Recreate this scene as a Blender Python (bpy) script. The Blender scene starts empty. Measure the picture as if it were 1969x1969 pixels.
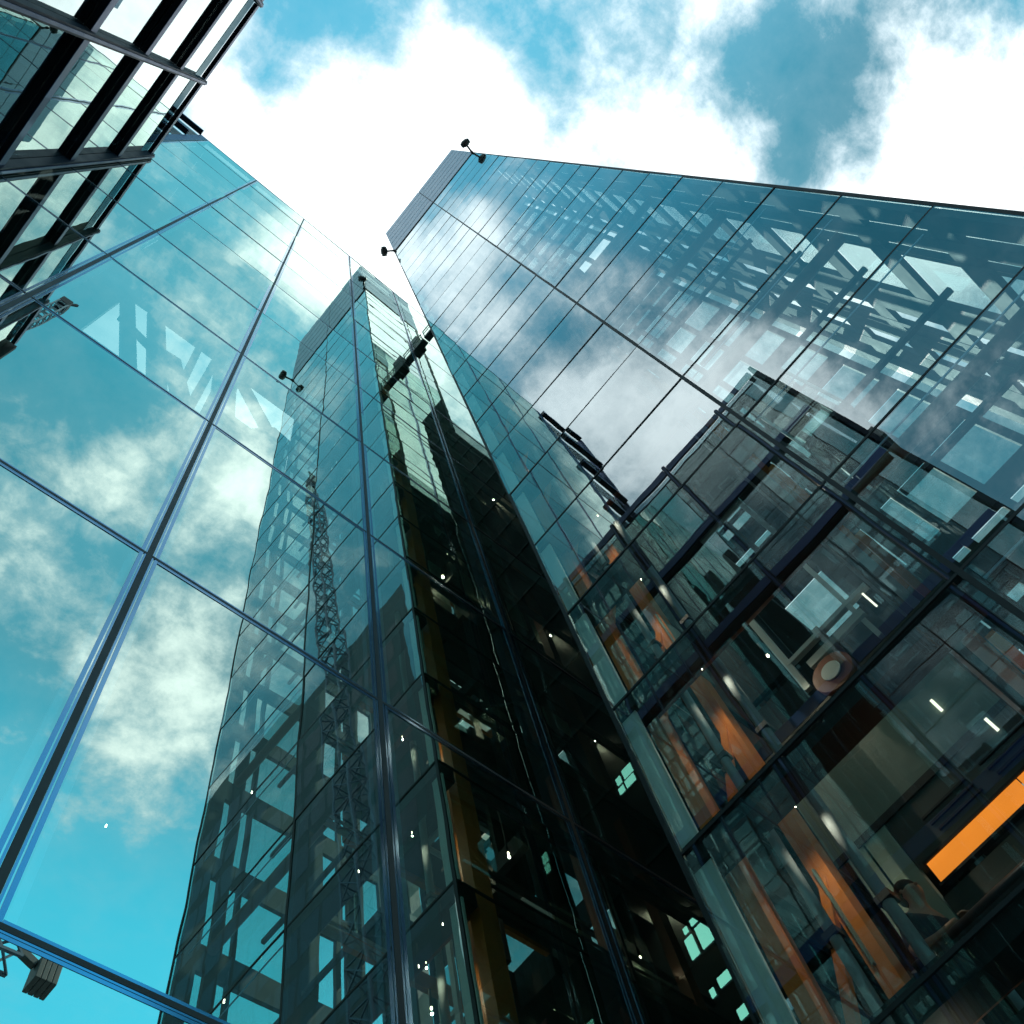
import bpy, bmesh, math, random
from mathutils import Vector, Matrix
random.seed(7)
scene = bpy.context.scene
COL = scene.collection
S = 0.5            # metres per building module unit
EYE = 1.6          # eye height of the photographer above the paving


def W(x, y, z):
    return Vector((S * x, S * y, S * z + EYE))


# ------------------------------------------------------------------ camera
cam_d = bpy.data.cameras.new("camera")
cam = bpy.data.objects.new("camera", cam_d)
COL.objects.link(cam)
right = Vector((0.74773291, -0.64450207, -0.15972657))
down = Vector((0.56764976, 0.74526145, -0.34979869))
fwd = Vector((0.34448403, 0.17088724, 0.92310796))
cam.matrix_world = Matrix((
    (right.x, -down.x, -fwd.x, 0), (right.y, -down.y, -fwd.y, 0),
    (right.z, -down.z, -fwd.z, EYE), (0, 0, 0, 1)))
cam_d.sensor_width = 36
cam_d.lens = 36 * 1898.764 / 1969
cam_d.clip_start = 0.05
cam_d.clip_end = 5000
scene.camera = cam

# ------------------------------------------------------------------ view
scene.view_settings.view_transform = 'Standard'
scene.view_settings.look = 'None'
scene.view_settings.exposure = 0.0
scene.view_settings.gamma = 1.0
cy = scene.cycles
cy.max_bounces = 16
cy.glossy_bounces = 8
cy.transmission_bounces = 8
cy.transparent_max_bounces = 24
cy.diffuse_bounces = 3
cy.caustics_reflective = True
cy.blur_glossy = 0.5
cy.sample_clamp_indirect = 6.0

# ------------------------------------------------------------------ world: sky with cloud layer
SUN_EL, SUN_AZ = 52.0, 35.0   # degrees; azimuth measured from +X towards +Y
world = bpy.data.worlds.new("World")
scene.world = world
world.use_nodes = True
NT = world.node_tree
NT.nodes.clear()
N = NT.nodes.new
Lk = NT.links.new


def math_node(nt, op, a=None, b=None, c=None, clamp=False):
    n = nt.nodes.new('ShaderNodeMath')
    n.operation = op
    n.use_clamp = clamp
    for i, v in enumerate((a, b, c)):
        if v is None:
            continue
        if isinstance(v, (int, float)):
            n.inputs[i].default_value = v
        else:
            nt.links.new(v, n.inputs[i])
    return n.outputs[0]


def mixrgb(nt, fac, a, b, blend='MIX'):
    n = nt.nodes.new('ShaderNodeMix')
    n.data_type = 'RGBA'
    n.blend_type = blend
    for sock, v in ((n.inputs[0], fac), (n.inputs[6], a), (n.inputs[7], b)):
        if isinstance(v, (int, float)):
            sock.default_value = v
        elif isinstance(v, tuple):
            sock.default_value = v if len(v) == 4 else (*v, 1)
        else:
            nt.links.new(v, sock)
    return n.outputs[2]


w_out = N('ShaderNodeOutputWorld')
w_bg = N('ShaderNodeBackground')
Lk(w_bg.outputs[0], w_out.inputs[0])
sky = N('ShaderNodeTexSky')
sky.sky_type = 'NISHITA'
sky.sun_disc = False
sky.sun_elevation = math.radians(SUN_EL)
sky.sun_rotation = math.radians(90 - SUN_AZ)
sky.air_density = 1.0
sky.dust_density = 0.6
sky.ozone_density = 1.2
tc = N('ShaderNodeTexCoord')
sep = N('ShaderNodeSeparateXYZ')
Lk(tc.outputs['Generated'], sep.inputs[0])
zc = math_node(NT, 'MAXIMUM', sep.outputs[2], 0.06)
uu = math_node(NT, 'DIVIDE', sep.outputs[0], zc)
vv = math_node(NT, 'DIVIDE', sep.outputs[1], zc)
uv = N('ShaderNodeCombineXYZ')
Lk(uu, uv.inputs[0])
Lk(vv, uv.inputs[1])


def noise(vec, scale, detail, rough, dist=0.0, off=(0, 0, 0)):
    m = N('ShaderNodeMapping')
    m.inputs[1].default_value = off
    Lk(vec, m.inputs[0])
    n = N('ShaderNodeTexNoise')
    n.inputs['Scale'].default_value = scale
    n.inputs['Detail'].default_value = detail
    n.inputs['Roughness'].default_value = rough
    n.inputs['Distortion'].default_value = dist
    Lk(m.outputs[0], n.inputs['Vector'])
    return n.outputs['Fac']


n1 = noise(uv.outputs[0], 5.5, 10, 0.62, 0.12, (3.1, 1.7, 0))
n2 = noise(uv.outputs[0], 16.0, 9, 0.64, 0.15, (7.3, 2.2, 4))
dens = math_node(NT, 'ADD', math_node(NT, 'MULTIPLY', n1, 0.54), math_node(NT, 'MULTIPLY_ADD', n2, 0.58, -0.05))
# cumulus banks (+) and clear gaps (-) of this sky: u, v on the cloud layer, radius, weight
BANKS = [
    (0.02, 0.06, 0.10, 0.34), (0.16, 0.04, 0.12, 0.30), (0.07, -0.06, 0.07, 0.18),
    (0.25, -0.20, 0.055, 0.14), (0.47, -0.42, 0.11, 0.22), (0.20, -0.19, 0.06, 0.10), (0.30, -0.22, 0.05, 0.10),
    (-0.07, -0.05, 0.05, -0.16), (0.085, -0.17, 0.055, -0.13), (0.335, -0.36, 0.05, -0.30),
    (0.145, -0.27, 0.04, -0.14), (0.25, -0.315, 0.04, -0.10), (0.36, -0.28, 0.035, -0.13),
    (0.43, -0.335, 0.03, -0.12),
    # seen in the right facade
    (-0.20, -0.13, 0.07, -0.16), (-0.32, -0.20, 0.09, -0.20), (-0.46, -0.31, 0.14, -0.24), (-0.57, -0.40, 0.14, -0.22),
    (-0.15, 0.04, 0.05, 0.15), (-0.225, 0.035, 0.04, 0.06), (-0.44, 0.0, 0.09, 0.22), (-0.37, 0.06, 0.07, 0.16),
    (-0.80, -0.22, 0.12, -0.10), (-0.54, -0.08, 0.09, 0.22), (-0.16, -0.02, 0.03, 0.12),
    # seen in the left wall
    (-0.08, -0.12, 0.05, -0.08), (0.075, -0.11, 0.05, 0.20), (-0.10, -0.32, 0.10, -0.20), (0.015, -0.40, 0.05, 0.15),
    (0.14, -0.34, 0.05, 0.10), (0.21, -0.59, 0.085, 0.20), (0.28, -0.95, 0.22, -0.16), (0.12, -0.72, 0.12, -0.14),
    (0.06, -0.50, 0.08, -0.10), (0.25, -0.72, 0.10, 0.22), (0.19, -0.80, 0.05, 0.10), (-0.28, -0.05, 0.05, 0.08), (-0.33, 0.0, 0.04, -0.10), (-0.21, -0.04, 0.025, 0.08), (-0.27, 0.015, 0.03, -0.13), (-0.40, 0.05, 0.035, -0.14), (-0.62, -0.10, 0.06, 0.10), (0.10, -0.10, 0.04, 0.14), (0.17, -0.30, 0.05, 0.12), (0.52, -0.90, 0.30, -0.28), (0.53, -0.33, 0.07, 0.35), (0.48, -0.22, 0.07, 0.30),
    # behind the braced bay of the glass wall
    (-0.05, 0.28, 0.07, 0.34), (0.10, 0.25, 0.07, 0.34),
]
for (bu, bv, br, bw) in BANKS:
    dn = N('ShaderNodeVectorMath')
    dn.operation = 'DISTANCE'
    Lk(uv.outputs[0], dn.inputs[0])
    dn.inputs[1].default_value = (bu, bv, 0)
    mr = N('ShaderNodeMapRange')
    mr.interpolation_type = 'SMOOTHSTEP'
    mr.inputs[1].default_value = br * 1.9
    mr.inputs[2].default_value = 0.0
    mr.inputs[3].default_value = 0.0
    mr.inputs[4].default_value = bw
    Lk(dn.outputs['Value'], mr.inputs[0])
    dens = math_node(NT, 'ADD', dens, mr.outputs[0])
cov = N('ShaderNodeMapRange')
cov.interpolation_type = 'SMOOTHSTEP'
cov.inputs[1].default_value = 0.33
cov.inputs[2].default_value = 0.70
Lk(dens, cov.inputs[0])
veil = N('ShaderNodeMapRange')
veil.interpolation_type = 'SMOOTHSTEP'
veil.inputs[1].default_value = 0.10
veil.inputs[2].default_value = 0.55
veil.inputs[3].default_value = 0.02
veil.inputs[4].default_value = 0.15
Lk(dens, veil.inputs[0])
cover = math_node(NT, 'MAXIMUM', cov.outputs[0], veil.outputs[0])
# cloud brightness: thin edges grey-teal, thick cores white
core = N('ShaderNodeMapRange')
core.inputs[1].default_value = 0.50
core.inputs[2].default_value = 0.85
core.inputs[3].default_value = 0.0
core.inputs[4].default_value = 1.0
Lk(dens, core.inputs[0])
SKY_STRENGTH = 0.10
cloud_col = mixrgb(NT, core.outputs[0], (8.6, 10.4, 11.2), (18.0, 19.3, 19.6))
# clear sky pales towards the low, open end of the court
gr = N('ShaderNodeMapRange')
gr.interpolation_type = 'SMOOTHSTEP'
gr.inputs[1].default_value = -0.34
gr.inputs[2].default_value = -0.95
gr.inputs[3].default_value = 1.0
gr.inputs[4].default_value = 4.8
Lk(vv, gr.inputs[0])
gx = N('ShaderNodeMapRange')
gx.interpolation_type = 'SMOOTHSTEP'
gx.inputs[1].default_value = 0.40
gx.inputs[2].default_value = 0.02
gx.inputs[3].default_value = 1.15
gx.inputs[4].default_value = 2.6
Lk(uu, gx.inputs[0])
gd = N('ShaderNodeMapRange')
gd.interpolation_type = 'SMOOTHSTEP'
gd.inputs[1].default_value = -0.15
gd.inputs[2].default_value = -0.50
gd.inputs[3].default_value = 1.0
gd.inputs[4].default_value = 0.55
Lk(uu, gd.inputs[0])
gain = math_node(NT, 'MULTIPLY', math_node(NT, 'MAXIMUM', gr.outputs[0], gx.outputs[0]), gd.outputs[0])
tint = N('ShaderNodeVectorMath')
tint.operation = 'MULTIPLY'
Lk(sky.outputs[0], tint.inputs[0])
SKY_TINT = (0.21, 1.22, 1.00)
tint.inputs[1].default_value = SKY_TINT
sc_ = N('ShaderNodeVectorMath')
sc_.operation = 'SCALE'
Lk(tint.outputs[0], sc_.inputs[0])
Lk(gain, sc_.inputs['Scale'])
col = mixrgb(NT, cover, sc_.outputs[0], cloud_col)
Lk(col, w_bg.inputs[0])
w_bg.inputs[1].default_value = SKY_STRENGTH

# ------------------------------------------------------------------ sun
sun_d = bpy.data.lights.new("sun", 'SUN')
sun_d.energy = 2.5
sun_d.angle = math.radians(0.5)
sun_d.color = (1.0, 0.95, 0.88)
sun = bpy.data.objects.new("sun", sun_d)
COL.objects.link(sun)
sdir = Vector((math.cos(math.radians(SUN_EL)) * math.cos(math.radians(SUN_AZ)),
               math.cos(math.radians(SUN_EL)) * math.sin(math.radians(SUN_AZ)), math.sin(math.radians(SUN_EL))))
sun.rotation_euler = sdir.to_track_quat('Z', 'Y').to_euler()
sun.location = sdir * 200


# ------------------------------------------------------------------ materials
def mat(name, color, rough=0.5, metal=0.0, var=0.12, nscale=3.0, bump=0.0, spec=0.5):
    m = bpy.data.materials.new(name)
    m.use_nodes = True
    nt = m.node_tree
    b = nt.nodes['Principled BSDF']
    t = nt.nodes.new('ShaderNodeTexCoord')
    n = nt.nodes.new('ShaderNodeTexNoise')
    n.inputs['Scale'].default_value = nscale
    n.inputs['Detail'].default_value = 6
    n.inputs['Roughness'].default_value = 0.65
    nt.links.new(t.outputs['Object'], n.inputs['Vector'])
    lo = tuple(c * (1 - var) for c in color)
    hi = tuple(min(1, c * (1 + var)) for c in color)
    nt.links.new(mixrgb(nt, n.outputs['Fac'], lo, hi), b.inputs['Base Color'])
    b.inputs['Metallic'].default_value = metal
    b.inputs['Specular IOR Level'].default_value = spec
    nt.links.new(math_node(nt, 'MULTIPLY_ADD', n.outputs['Fac'], 0.25, rough - 0.12, clamp=True), b.inputs['Roughness'])
    if bump:
        bn = nt.nodes.new('ShaderNodeBump')
        bn.inputs['Strength'].default_value = bump
        bn.inputs['Distance'].default_value = 0.01
        nt.links.new(n.outputs['Fac'], bn.inputs['Height'])
        nt.links.new(bn.outputs[0], b.inputs['Normal'])
    return m


def glass(name, f0, tint_t, tint_r, wave=0.002, power=4.0):
    """coated architectural glass: one pane sheet, part mirror, part tinted transmission"""
    m = bpy.data.materials.new(name)
    m.use_nodes = True
    nt = m.node_tree
    nt.nodes.clear()
    out = nt.nodes.new('ShaderNodeOutputMaterial')
    mx = nt.nodes.new('ShaderNodeMixShader')
    tr = nt.nodes.new('ShaderNodeBsdfTransparent')
    gl = nt.nodes.new('ShaderNodeBsdfGlossy')
    gl.inputs['Roughness'].default_value = 0.0
    tr.inputs[0].default_value = (*tint_t, 1)
    gl.inputs[0].default_value = (*tint_r, 1)
    lw = nt.nodes.new('ShaderNodeLayerWeight')
    lw.inputs[0].default_value = 0.5
    p = math_node(nt, 'POWER', lw.outputs['Facing'], power)
    t = nt.nodes.new('ShaderNodeTexCoord')
    # faint grime so that no pane is a perfect mirror
    g = nt.nodes.new('ShaderNodeTexNoise')
    g.inputs['Scale'].default_value = 0.7
    g.inputs['Detail'].default_value = 5
    nt.links.new(t.outputs['Object'], g.inputs['Vector'])
    fac = math_node(nt, 'MULTIPLY_ADD', p, 1 - f0, f0)
    oi = nt.nodes.new('ShaderNodeObjectInfo')   # coating batches differ a little from pane to pane
    fac = math_node(nt, 'MULTIPLY', fac, math_node(nt, 'MULTIPLY_ADD', oi.outputs['Random'], 0.10, 0.95))
    fac = math_node(nt, 'MULTIPLY', fac, math_node(nt, 'MULTIPLY_ADD', g.outputs['Fac'], 0.12, 0.92), clamp=True)
    n = nt.nodes.new('ShaderNodeTexNoise')
    n.inputs['Scale'].default_value = 0.9
    n.inputs['Detail'].default_value = 1.5
    nt.links.new(t.outputs['Object'], n.inputs['Vector'])
    bn = nt.nodes.new('ShaderNodeBump')
    bn.inputs['Strength'].default_value = 1.0
    bn.inputs['Distance'].default_value = wave
    nt.links.new(n.outputs['Fac'], bn.inputs['Height'])
    nt.links.new(bn.outputs[0], gl.inputs['Normal'])
    nt.links.new(fac, mx.inputs[0])
    nt.links.new(tr.outputs[0], mx.inputs[1])
    nt.links.new(gl.outputs[0], mx.inputs[2])
    nt.links.new(mx.outputs[0], out.inputs[0])
    return m


def emit(name, color, strength):
    m = bpy.data.materials.new(name)
    m.use_nodes = True
    nt = m.node_tree
    nt.nodes.clear()
    o = nt.nodes.new('ShaderNodeOutputMaterial')
    e = nt.nodes.new('ShaderNodeEmission')
    e.inputs[0].default_value = (*color, 1)
    e.inputs[1].default_value = strength
    nt.links.new(e.outputs[0], o.inputs[0])
    return m


M = {
    'glass_l': glass('coated_glass_left', 0.66, (0.55, 0.80, 0.76), (0.84, 1.0, 0.88), 0.0016),
    'glass_r': glass('coated_glass_tower', 0.33, (0.82, 0.95, 0.92), (0.86, 0.96, 0.99), 0.0016),
    'glass_t': glass('coated_glass_louvred', 0.42, (0.45, 0.62, 0.66), (0.88, 1.0, 0.97), 0.0016),
    'frit': mat('blue_edge_frit', (0.15, 0.29, 0.44), 0.16, 1.0, 0.06, 1.0),
    'clear': glass('clear_glass', 0.10, (0.80, 0.93, 0.90), (1, 1, 1), 0.001),
    'black': mat('black_powder_coat', (0.007, 0.009, 0.018), 0.5, 0.0, 0.3, 2.0, 0.0, 0.08),
    'fascia': mat('blue_grey_fascia', (0.035, 0.055, 0.13), 0.42, 1.0, 0.15, 2.0),
    'gasket': mat('black_gasket', (0.008, 0.009, 0.011), 0.6),
    'alu': mat('aluminium_frame', (0.30, 0.42, 0.55), 0.45, 0.6, 0.12, 4.0),
    'alu_dark': mat('dark_anodised_frame', (0.035, 0.045, 0.06), 0.4, 0.5, 0.15, 4.0),
    'band': mat('grey_blue_cladding', (0.24, 0.31, 0.42), 0.45, 0.1, 0.10, 1.5),
    'steel': mat('dark_structural_steel', (0.030, 0.038, 0.042), 0.55, 0.0, 0.2, 3.0),
    'spandrel': mat('charcoal_spandrel', (0.018, 0.020, 0.023), 0.45, 0.0, 0.25, 2.0),
    'soffit': mat('grey_soffit', (0.060, 0.068, 0.066), 0.7, 0.0, 0.06, 0.6),
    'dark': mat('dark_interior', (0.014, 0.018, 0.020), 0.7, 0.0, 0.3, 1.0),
    'core': mat('core_wall_panel', (0.045, 0.060, 0.055), 0.55, 0.0, 0.05, 1.0),
    'dark_wall': mat('dark_blue_cladding', (0.030, 0.060, 0.075), 0.7, 0.0, 0.2, 0.5, 0.0, 0.2),
    'glass_b': glass('tinted_back_glazing', 0.08, (0.34, 0.46, 0.46), (1, 1, 1), 0.001),
    'orange': mat('orange_steel_paint', (0.62, 0.19, 0.03), 0.45, 0.0, 0.15, 2.5, 0.15),
    'brown': mat('red_brown_tube_paint', (0.20, 0.075, 0.045), 0.5, 0.0, 0.2, 2.5),
    'tube': mat('galvanised_tube', (0.36, 0.41, 0.44), 0.72, 0.2, 0.15, 5.0),
    'strip': mat('pale_corner_panel', (0.78, 0.86, 0.85), 0.55, 0.0, 0.10, 6.0, 0.1),
    'green': mat('grey_green_glass_panel', (0.16, 0.22, 0.185), 0.5, 0.0, 0.2, 0.8),
    'green_hi': mat('pale_green_panel', (0.30, 0.40, 0.33), 0.5, 0.0, 0.15, 1.0),
    'frame': mat('pale_lift_steelwork', (0.50, 0.56, 0.55), 0.5, 0.2, 0.15, 5.0),
    'granite': mat('granite_paving', (0.20, 0.20, 0.195), 0.7, 0.0, 0.25, 6.0, 0.3),
    'concrete': mat('concrete', (0.30, 0.30, 0.29), 0.8, 0.0, 0.2, 3.0, 0.3),
    'crane': mat('blue_crane_paint', (0.03, 0.07, 0.12), 0.5, 0.0, 0.2, 3.0),
    'magenta': mat('dark_magenta_trim', (0.09, 0.012, 0.045), 0.5),
    'skin': mat('skin', (0.42, 0.23, 0.16), 0.55, 0.0, 0.08, 8.0),
    'shirt': mat('dark_shirt', (0.03, 0.035, 0.05), 0.85, 0.0, 0.3, 12.0, 0.3),
    'trousers': mat('dark_trousers', (0.02, 0.02, 0.025), 0.9, 0.0, 0.3, 12.0, 0.3),
    'hair': mat('brown_hair', (0.035, 0.022, 0.016), 0.6, 0.0, 0.4, 25.0, 0.4),
    'lamp_body': mat('black_lamp_housing', (0.006, 0.006, 0.008), 0.4),
    'e_spot': emit('warm_lamp', (1.0, 0.80, 0.58), 28.0),
    'e_tube': emit('white_fluorescent', (1.0, 0.93, 0.75), 2.2),
    'e_orange': emit('orange_backlit_panel', (1.0, 0.27, 0.03), 1.5),
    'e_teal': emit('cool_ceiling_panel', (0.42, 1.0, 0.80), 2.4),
}


# the backlit strip's tubes burn a little unevenly
_nt = M['e_orange'].node_tree
_n = _nt.nodes.new('ShaderNodeTexNoise')
_n.inputs['Scale'].default_value = 1.6
_t = _nt.nodes.new('ShaderNodeTexCoord')
_nt.links.new(_t.outputs['Object'], _n.inputs['Vector'])
_nt.links.new(math_node(_nt, 'MULTIPLY_ADD', _n.outputs['Fac'], 1.3, 0.75), _nt.nodes['Emission'].inputs[1])


# ------------------------------------------------------------------ mesh helpers
class MB:
    def __init__(self):
        self.v, self.f = [], []

    def box(self, x0, x1, y0, y1, z0, z1):
        b = len(self.v)
        for x, y, z in ((x0, y0, z0), (x1, y0, z0), (x1, y1, z0), (x0, y1, z0),
                        (x0, y0, z1), (x1, y0, z1), (x1, y1, z1), (x0, y1, z1)):
            self.v.append(W(x, y, z))
        for q in ((0, 3, 2, 1), (4, 5, 6, 7), (0, 1, 5, 4), (1, 2, 6, 5), (2, 3, 7, 6), (3, 0, 4, 7)):
            self.f.append(tuple(b + i for i in q))
        return self

    def quad(self, *pts):
        b = len(self.v)
        for p in pts:
            self.v.append(W(*p))
        self.f.append(tuple(range(b, b + len(pts))))
        return self

    def bar(self, a, c, w, h=None, up=(0, 0, 1)):
        """rectangular bar from a to c (module units)"""
        h = h or w
        a, c = Vector(a), Vector(c)
        d = (c - a).normalized()
        u = Vector(up)
        if abs(d.dot(u)) > 0.95:
            u = Vector((0, 1, 0))
        s = d.cross(u).normalized() * (w / 2)
        t = s.cross(d).normalized() * (h / 2)
        b = len(self.v)
        for p in (a, c):
            for k in (-s - t, s - t, s + t, -s + t):
                self.v.append(W(*(p + k)))
        for q in ((0, 3, 2, 1), (4, 5, 6, 7), (0, 1, 5, 4), (1, 2, 6, 5), (2, 3, 7, 6), (3, 0, 4, 7)):
            self.f.append(tuple(b + i for i in q))
        return self

    def tube(self, a, c, r, n=12, r2=None):
        a, c = Vector(a), Vector(c)
        r2 = r if r2 is None else r2
        d = (c - a).normalized()
        u = Vector((0, 0, 1)) if abs(d.z) < 0.9 else Vector((1, 0, 0))
        s = d.cross(u).normalized()
        t = s.cross(d).normalized()
        b = len(self.v)
        for p, rr in ((a, r), (c, r2)):
            for i in range(n):
                an = 2 * math.pi * i / n
                self.v.append(W(*(p + s * (rr * math.cos(an)) + t * (rr * math.sin(an)))))
        for i in range(n):
            j = (i + 1) % n
            self.f.append((b + i, b + j, b + n + j, b + n + i))
        self.f.append(tuple(b + i for i in reversed(range(n))))
        self.f.append(tuple(b + n + i for i in range(n)))
        return self

    def prism(self, pts, z0, z1):
        """vertical prism on a footprint"""
        n = len(pts)
        b = len(self.v)
        for z in (z0, z1):
            for x, y in pts:
                self.v.append(W(x, y, z))
        self.f.append(tuple(b + i for i in reversed(range(n))))
        self.f.append(tuple(b + n + i for i in range(n)))
        for i in range(n):
            j = (i + 1) % n
            self.f.append((b + i, b + j, b + n + j, b + n + i))
        return self

    def build(self, name, m, parent=None, smooth=False, bevel=0.0):
        me = bpy.data.meshes.new(name)
        off = parent_loc(parent)
        me.from_pydata([v - off for v in self.v], [], self.f)
        me.materials.append(m)
        bm = bmesh.new()
        bm.from_mesh(me)
        bmesh.ops.recalc_face_normals(bm, faces=bm.faces)
        bm.to_mesh(me)
        bm.free()
        if smooth:
            for p in me.polygons:
                p.use_smooth = len(p.vertices) == 4
        o = bpy.data.objects.new(name, me)
        COL.objects.link(o)
        if parent is not None:
            o.parent = parent
        if bevel:
            bv = o.modifiers.new('bevel', 'BEVEL')
            bv.width = bevel
            bv.segments = 2
        return o


def parent_loc(p):
    v = Vector((0, 0, 0))
    while p is not None:
        v = v + Vector(p.location)
        p = p.parent
    return v


def tag(o, label=None, cat=None, group=None, kind=None):
    if label:
        o['label'] = label
    if cat:
        o['category'] = cat
    if group:
        o['group'] = group
    if kind:
        o['kind'] = kind
    return o


def thing(name, loc, label, cat, group=None):
    o = bpy.data.objects.new(name, None)
    o.empty_display_size = 0.2
    COL.objects.link(o)
    o.location = loc
    return tag(o, label, cat, group)


def copy_tree(o, loc, label=None):
    r = o.copy()
    COL.objects.link(r)
    r.location = loc
    if label:
        r['label'] = label
    for ch in list(o.children):
        c = ch.copy()
        COL.objects.link(c)
        c.parent = r
        for g in list(ch.children):
            d = g.copy()
            COL.objects.link(d)
            d.parent = c
    return r


def pane(axis, val, a0, a1, z0, z1, m, parent, gap=0.035, tilt=0.0012, stuff=None):
    """one glass pane; axis 'x' = plane x=val spanning y, axis 'y' = plane y=val spanning x"""
    t1 = random.gauss(0, tilt) * (a1 - a0)
    t2 = random.gauss(0, tilt) * (z1 - z0)
    a0 += gap
    a1 -= gap
    z0 += gap
    z1 -= gap
    mb = stuff if stuff is not None else MB()
    cs = []
    for a, z, sa, sz in ((a0, z0, -1, -1), (a1, z0, 1, -1), (a1, z1, 1, 1), (a0, z1, -1, 1)):
        d = val + 0.5 * (sa * t1 + sz * t2)
        cs.append((d, a, z) if axis == 'x' else (a, d, z))
    mb.quad(*cs)
    if stuff is None:
        return mb.build('glass_pane', m, parent)


# ------------------------------------------------------------------ module geometry (units)
XR, RY0, RY1 = 10.0, -6.94, 4.84       # tower front plane, its two ends
RMID = -1.06
RX1 = 16.5                             # back of the tower's upper part
RX2 = 20.0                             # back of the lower part
KZ = [11.57 + 4.09 * k for k in range(-3, 22)]   # tower transom levels, up to 97.46
RTOP = 117.1
YL = 7.145
LZ = [-0.67 + 8.18 * i for i in range(0, 12)]
LTOP = 88.6
LX = [-8.0 + 4.77 * i for i in range(0, 7)]    # mullions at -8.0 .. 20.6
XT = -7.07
TZ = [56.3 - 8.18 * i for i in range(0, 8)]
TY = [YL - 0.02, 2.38, -2.38, -5.45]
GZ = -EYE / S                          # ground in module units

# ================================================================== ground
g = MB()
g.quad((-800, -800, GZ - 0.02), (800, -800, GZ - 0.02), (800, 800, GZ - 0.02), (-800, 800, GZ - 0.02))
tag(g.build('ground', M['granite']), kind='structure')

# ================================================================== LEFT GLASS WALL BUILDING
L = thing('glass_building', W(2, YL + 3, GZ), 'broad mirror glass wall of very large panes filling the lower left, reflecting the tower', 'building')
rows = [GZ] + [z for z in [7.51 + 8.18 * i for i in range(-1, 10)]] + [LTOP]
for i in range(len(LX) - 1):
    for k in range(len(rows) - 1):
        pane('y', YL, LX[i], LX[i + 1], rows[k], rows[k + 1], M['glass_l'], L, gap=0.03, tilt=0.0010 if rows[k] < 30 else 0.0016)
for i, x in enumerate(LX):
    MB().box(x - 0.05, x + 0.05, YL - 0.012, YL + 0.03, GZ, LTOP).build('gasket', M['gasket'], L)
    ft = MB()
    for sg in (-1, 1):
        for a_, b_ in ((0.056, 0.085), (0.105, 0.165)):
            xa_, xb_ = sorted((x + sg * a_, x + sg * b_))
            ft.box(xa_, xb_, YL - 0.006, YL - 0.002, GZ, LTOP)
    ft.build('edge_frit', M['frit'], L)
    fr = MB()
    fr.box(x - 0.30, x - 0.20, YL + 0.05, YL + 0.14, GZ, LTOP - 0.1)
    fr.box(x - 0.15, x + 0.15, YL + 0.06, YL + 0.42, GZ, LTOP - 0.1)
    fr.box(x + 0.20, x + 0.30, YL + 0.05, YL + 0.14, GZ, LTOP - 0.1)
    fr.build('mullion', M['alu'], L)
for z in rows[1:-1]:
    gk = MB()
    for i in range(len(LX) - 1):
        gk.box(LX[i] + 0.052, LX[i + 1] - 0.052, YL - 0.010, YL + 0.03, z - 0.035, z + 0.035)
    gk.build('transom_gasket', M['gasket'], L)
    ft = MB()
    for i in range(len(LX) - 1):
        ft.box(LX[i] + 0.17, LX[i + 1] - 0.17, YL - 0.006, YL - 0.002, z - 0.12, z - 0.075)
        ft.box(LX[i] + 0.17, LX[i + 1] - 0.17, YL - 0.006, YL - 0.002, z - 0.065, z - 0.04)
        ft.box(LX[i] + 0.17, LX[i + 1] - 0.17, YL - 0.006, YL - 0.002, z + 0.04, z + 0.08)
    ft.build('edge_frit', M['frit'], L)
    t = MB()
    for i in range(len(LX) - 1):
        t.box(LX[i] + 0.32, LX[i + 1] - 0.32, YL + 0.06, YL + 0.30, z - 0.14, z + 0.14)
    t.build('transom', M['alu'], L)
MB().box(LX[0] - 0.1, LX[-1], YL - 0.02, YL + 0.3, LTOP + 0.01, LTOP + 0.25).build('coping', M['alu'], L)
# dark interior: back wall with an open braced bay through which the sky shows
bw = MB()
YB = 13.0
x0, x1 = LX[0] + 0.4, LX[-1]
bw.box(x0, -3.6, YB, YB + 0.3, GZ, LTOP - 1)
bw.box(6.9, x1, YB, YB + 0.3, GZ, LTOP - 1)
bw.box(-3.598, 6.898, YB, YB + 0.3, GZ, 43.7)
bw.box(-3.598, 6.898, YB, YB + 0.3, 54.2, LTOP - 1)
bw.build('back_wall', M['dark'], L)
br = MB()
for a, c, w in (((-3.5, 53.5), (-1.3, 43.9), 0.75), ((-2.9, 49.6), (-0.2, 47.7), 0.6), ((-1.9, 54), (0.1, 44), 0.95),
                ((-0.2, 49.5), (1.4, 44), 1.0), ((0.7, 54), (0.95, 46), 0.35), ((1.75, 54), (1.75, 44), 0.4),
                ((2.4, 54), (3.4, 44), 1.3), ((3.4, 53.8), (5.6, 48.5), 0.9), ((4.2, 44), (6.7, 50), 2.6), ((2.6, 46.2), (6.8, 46.2), 3.6)):
    br.bar((a[0], YB + 0.1, a[1]), (c[0], YB + 0.1, c[1]), 0.3, w, up=(0, 1, 0))
br2 = MB()
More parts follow.
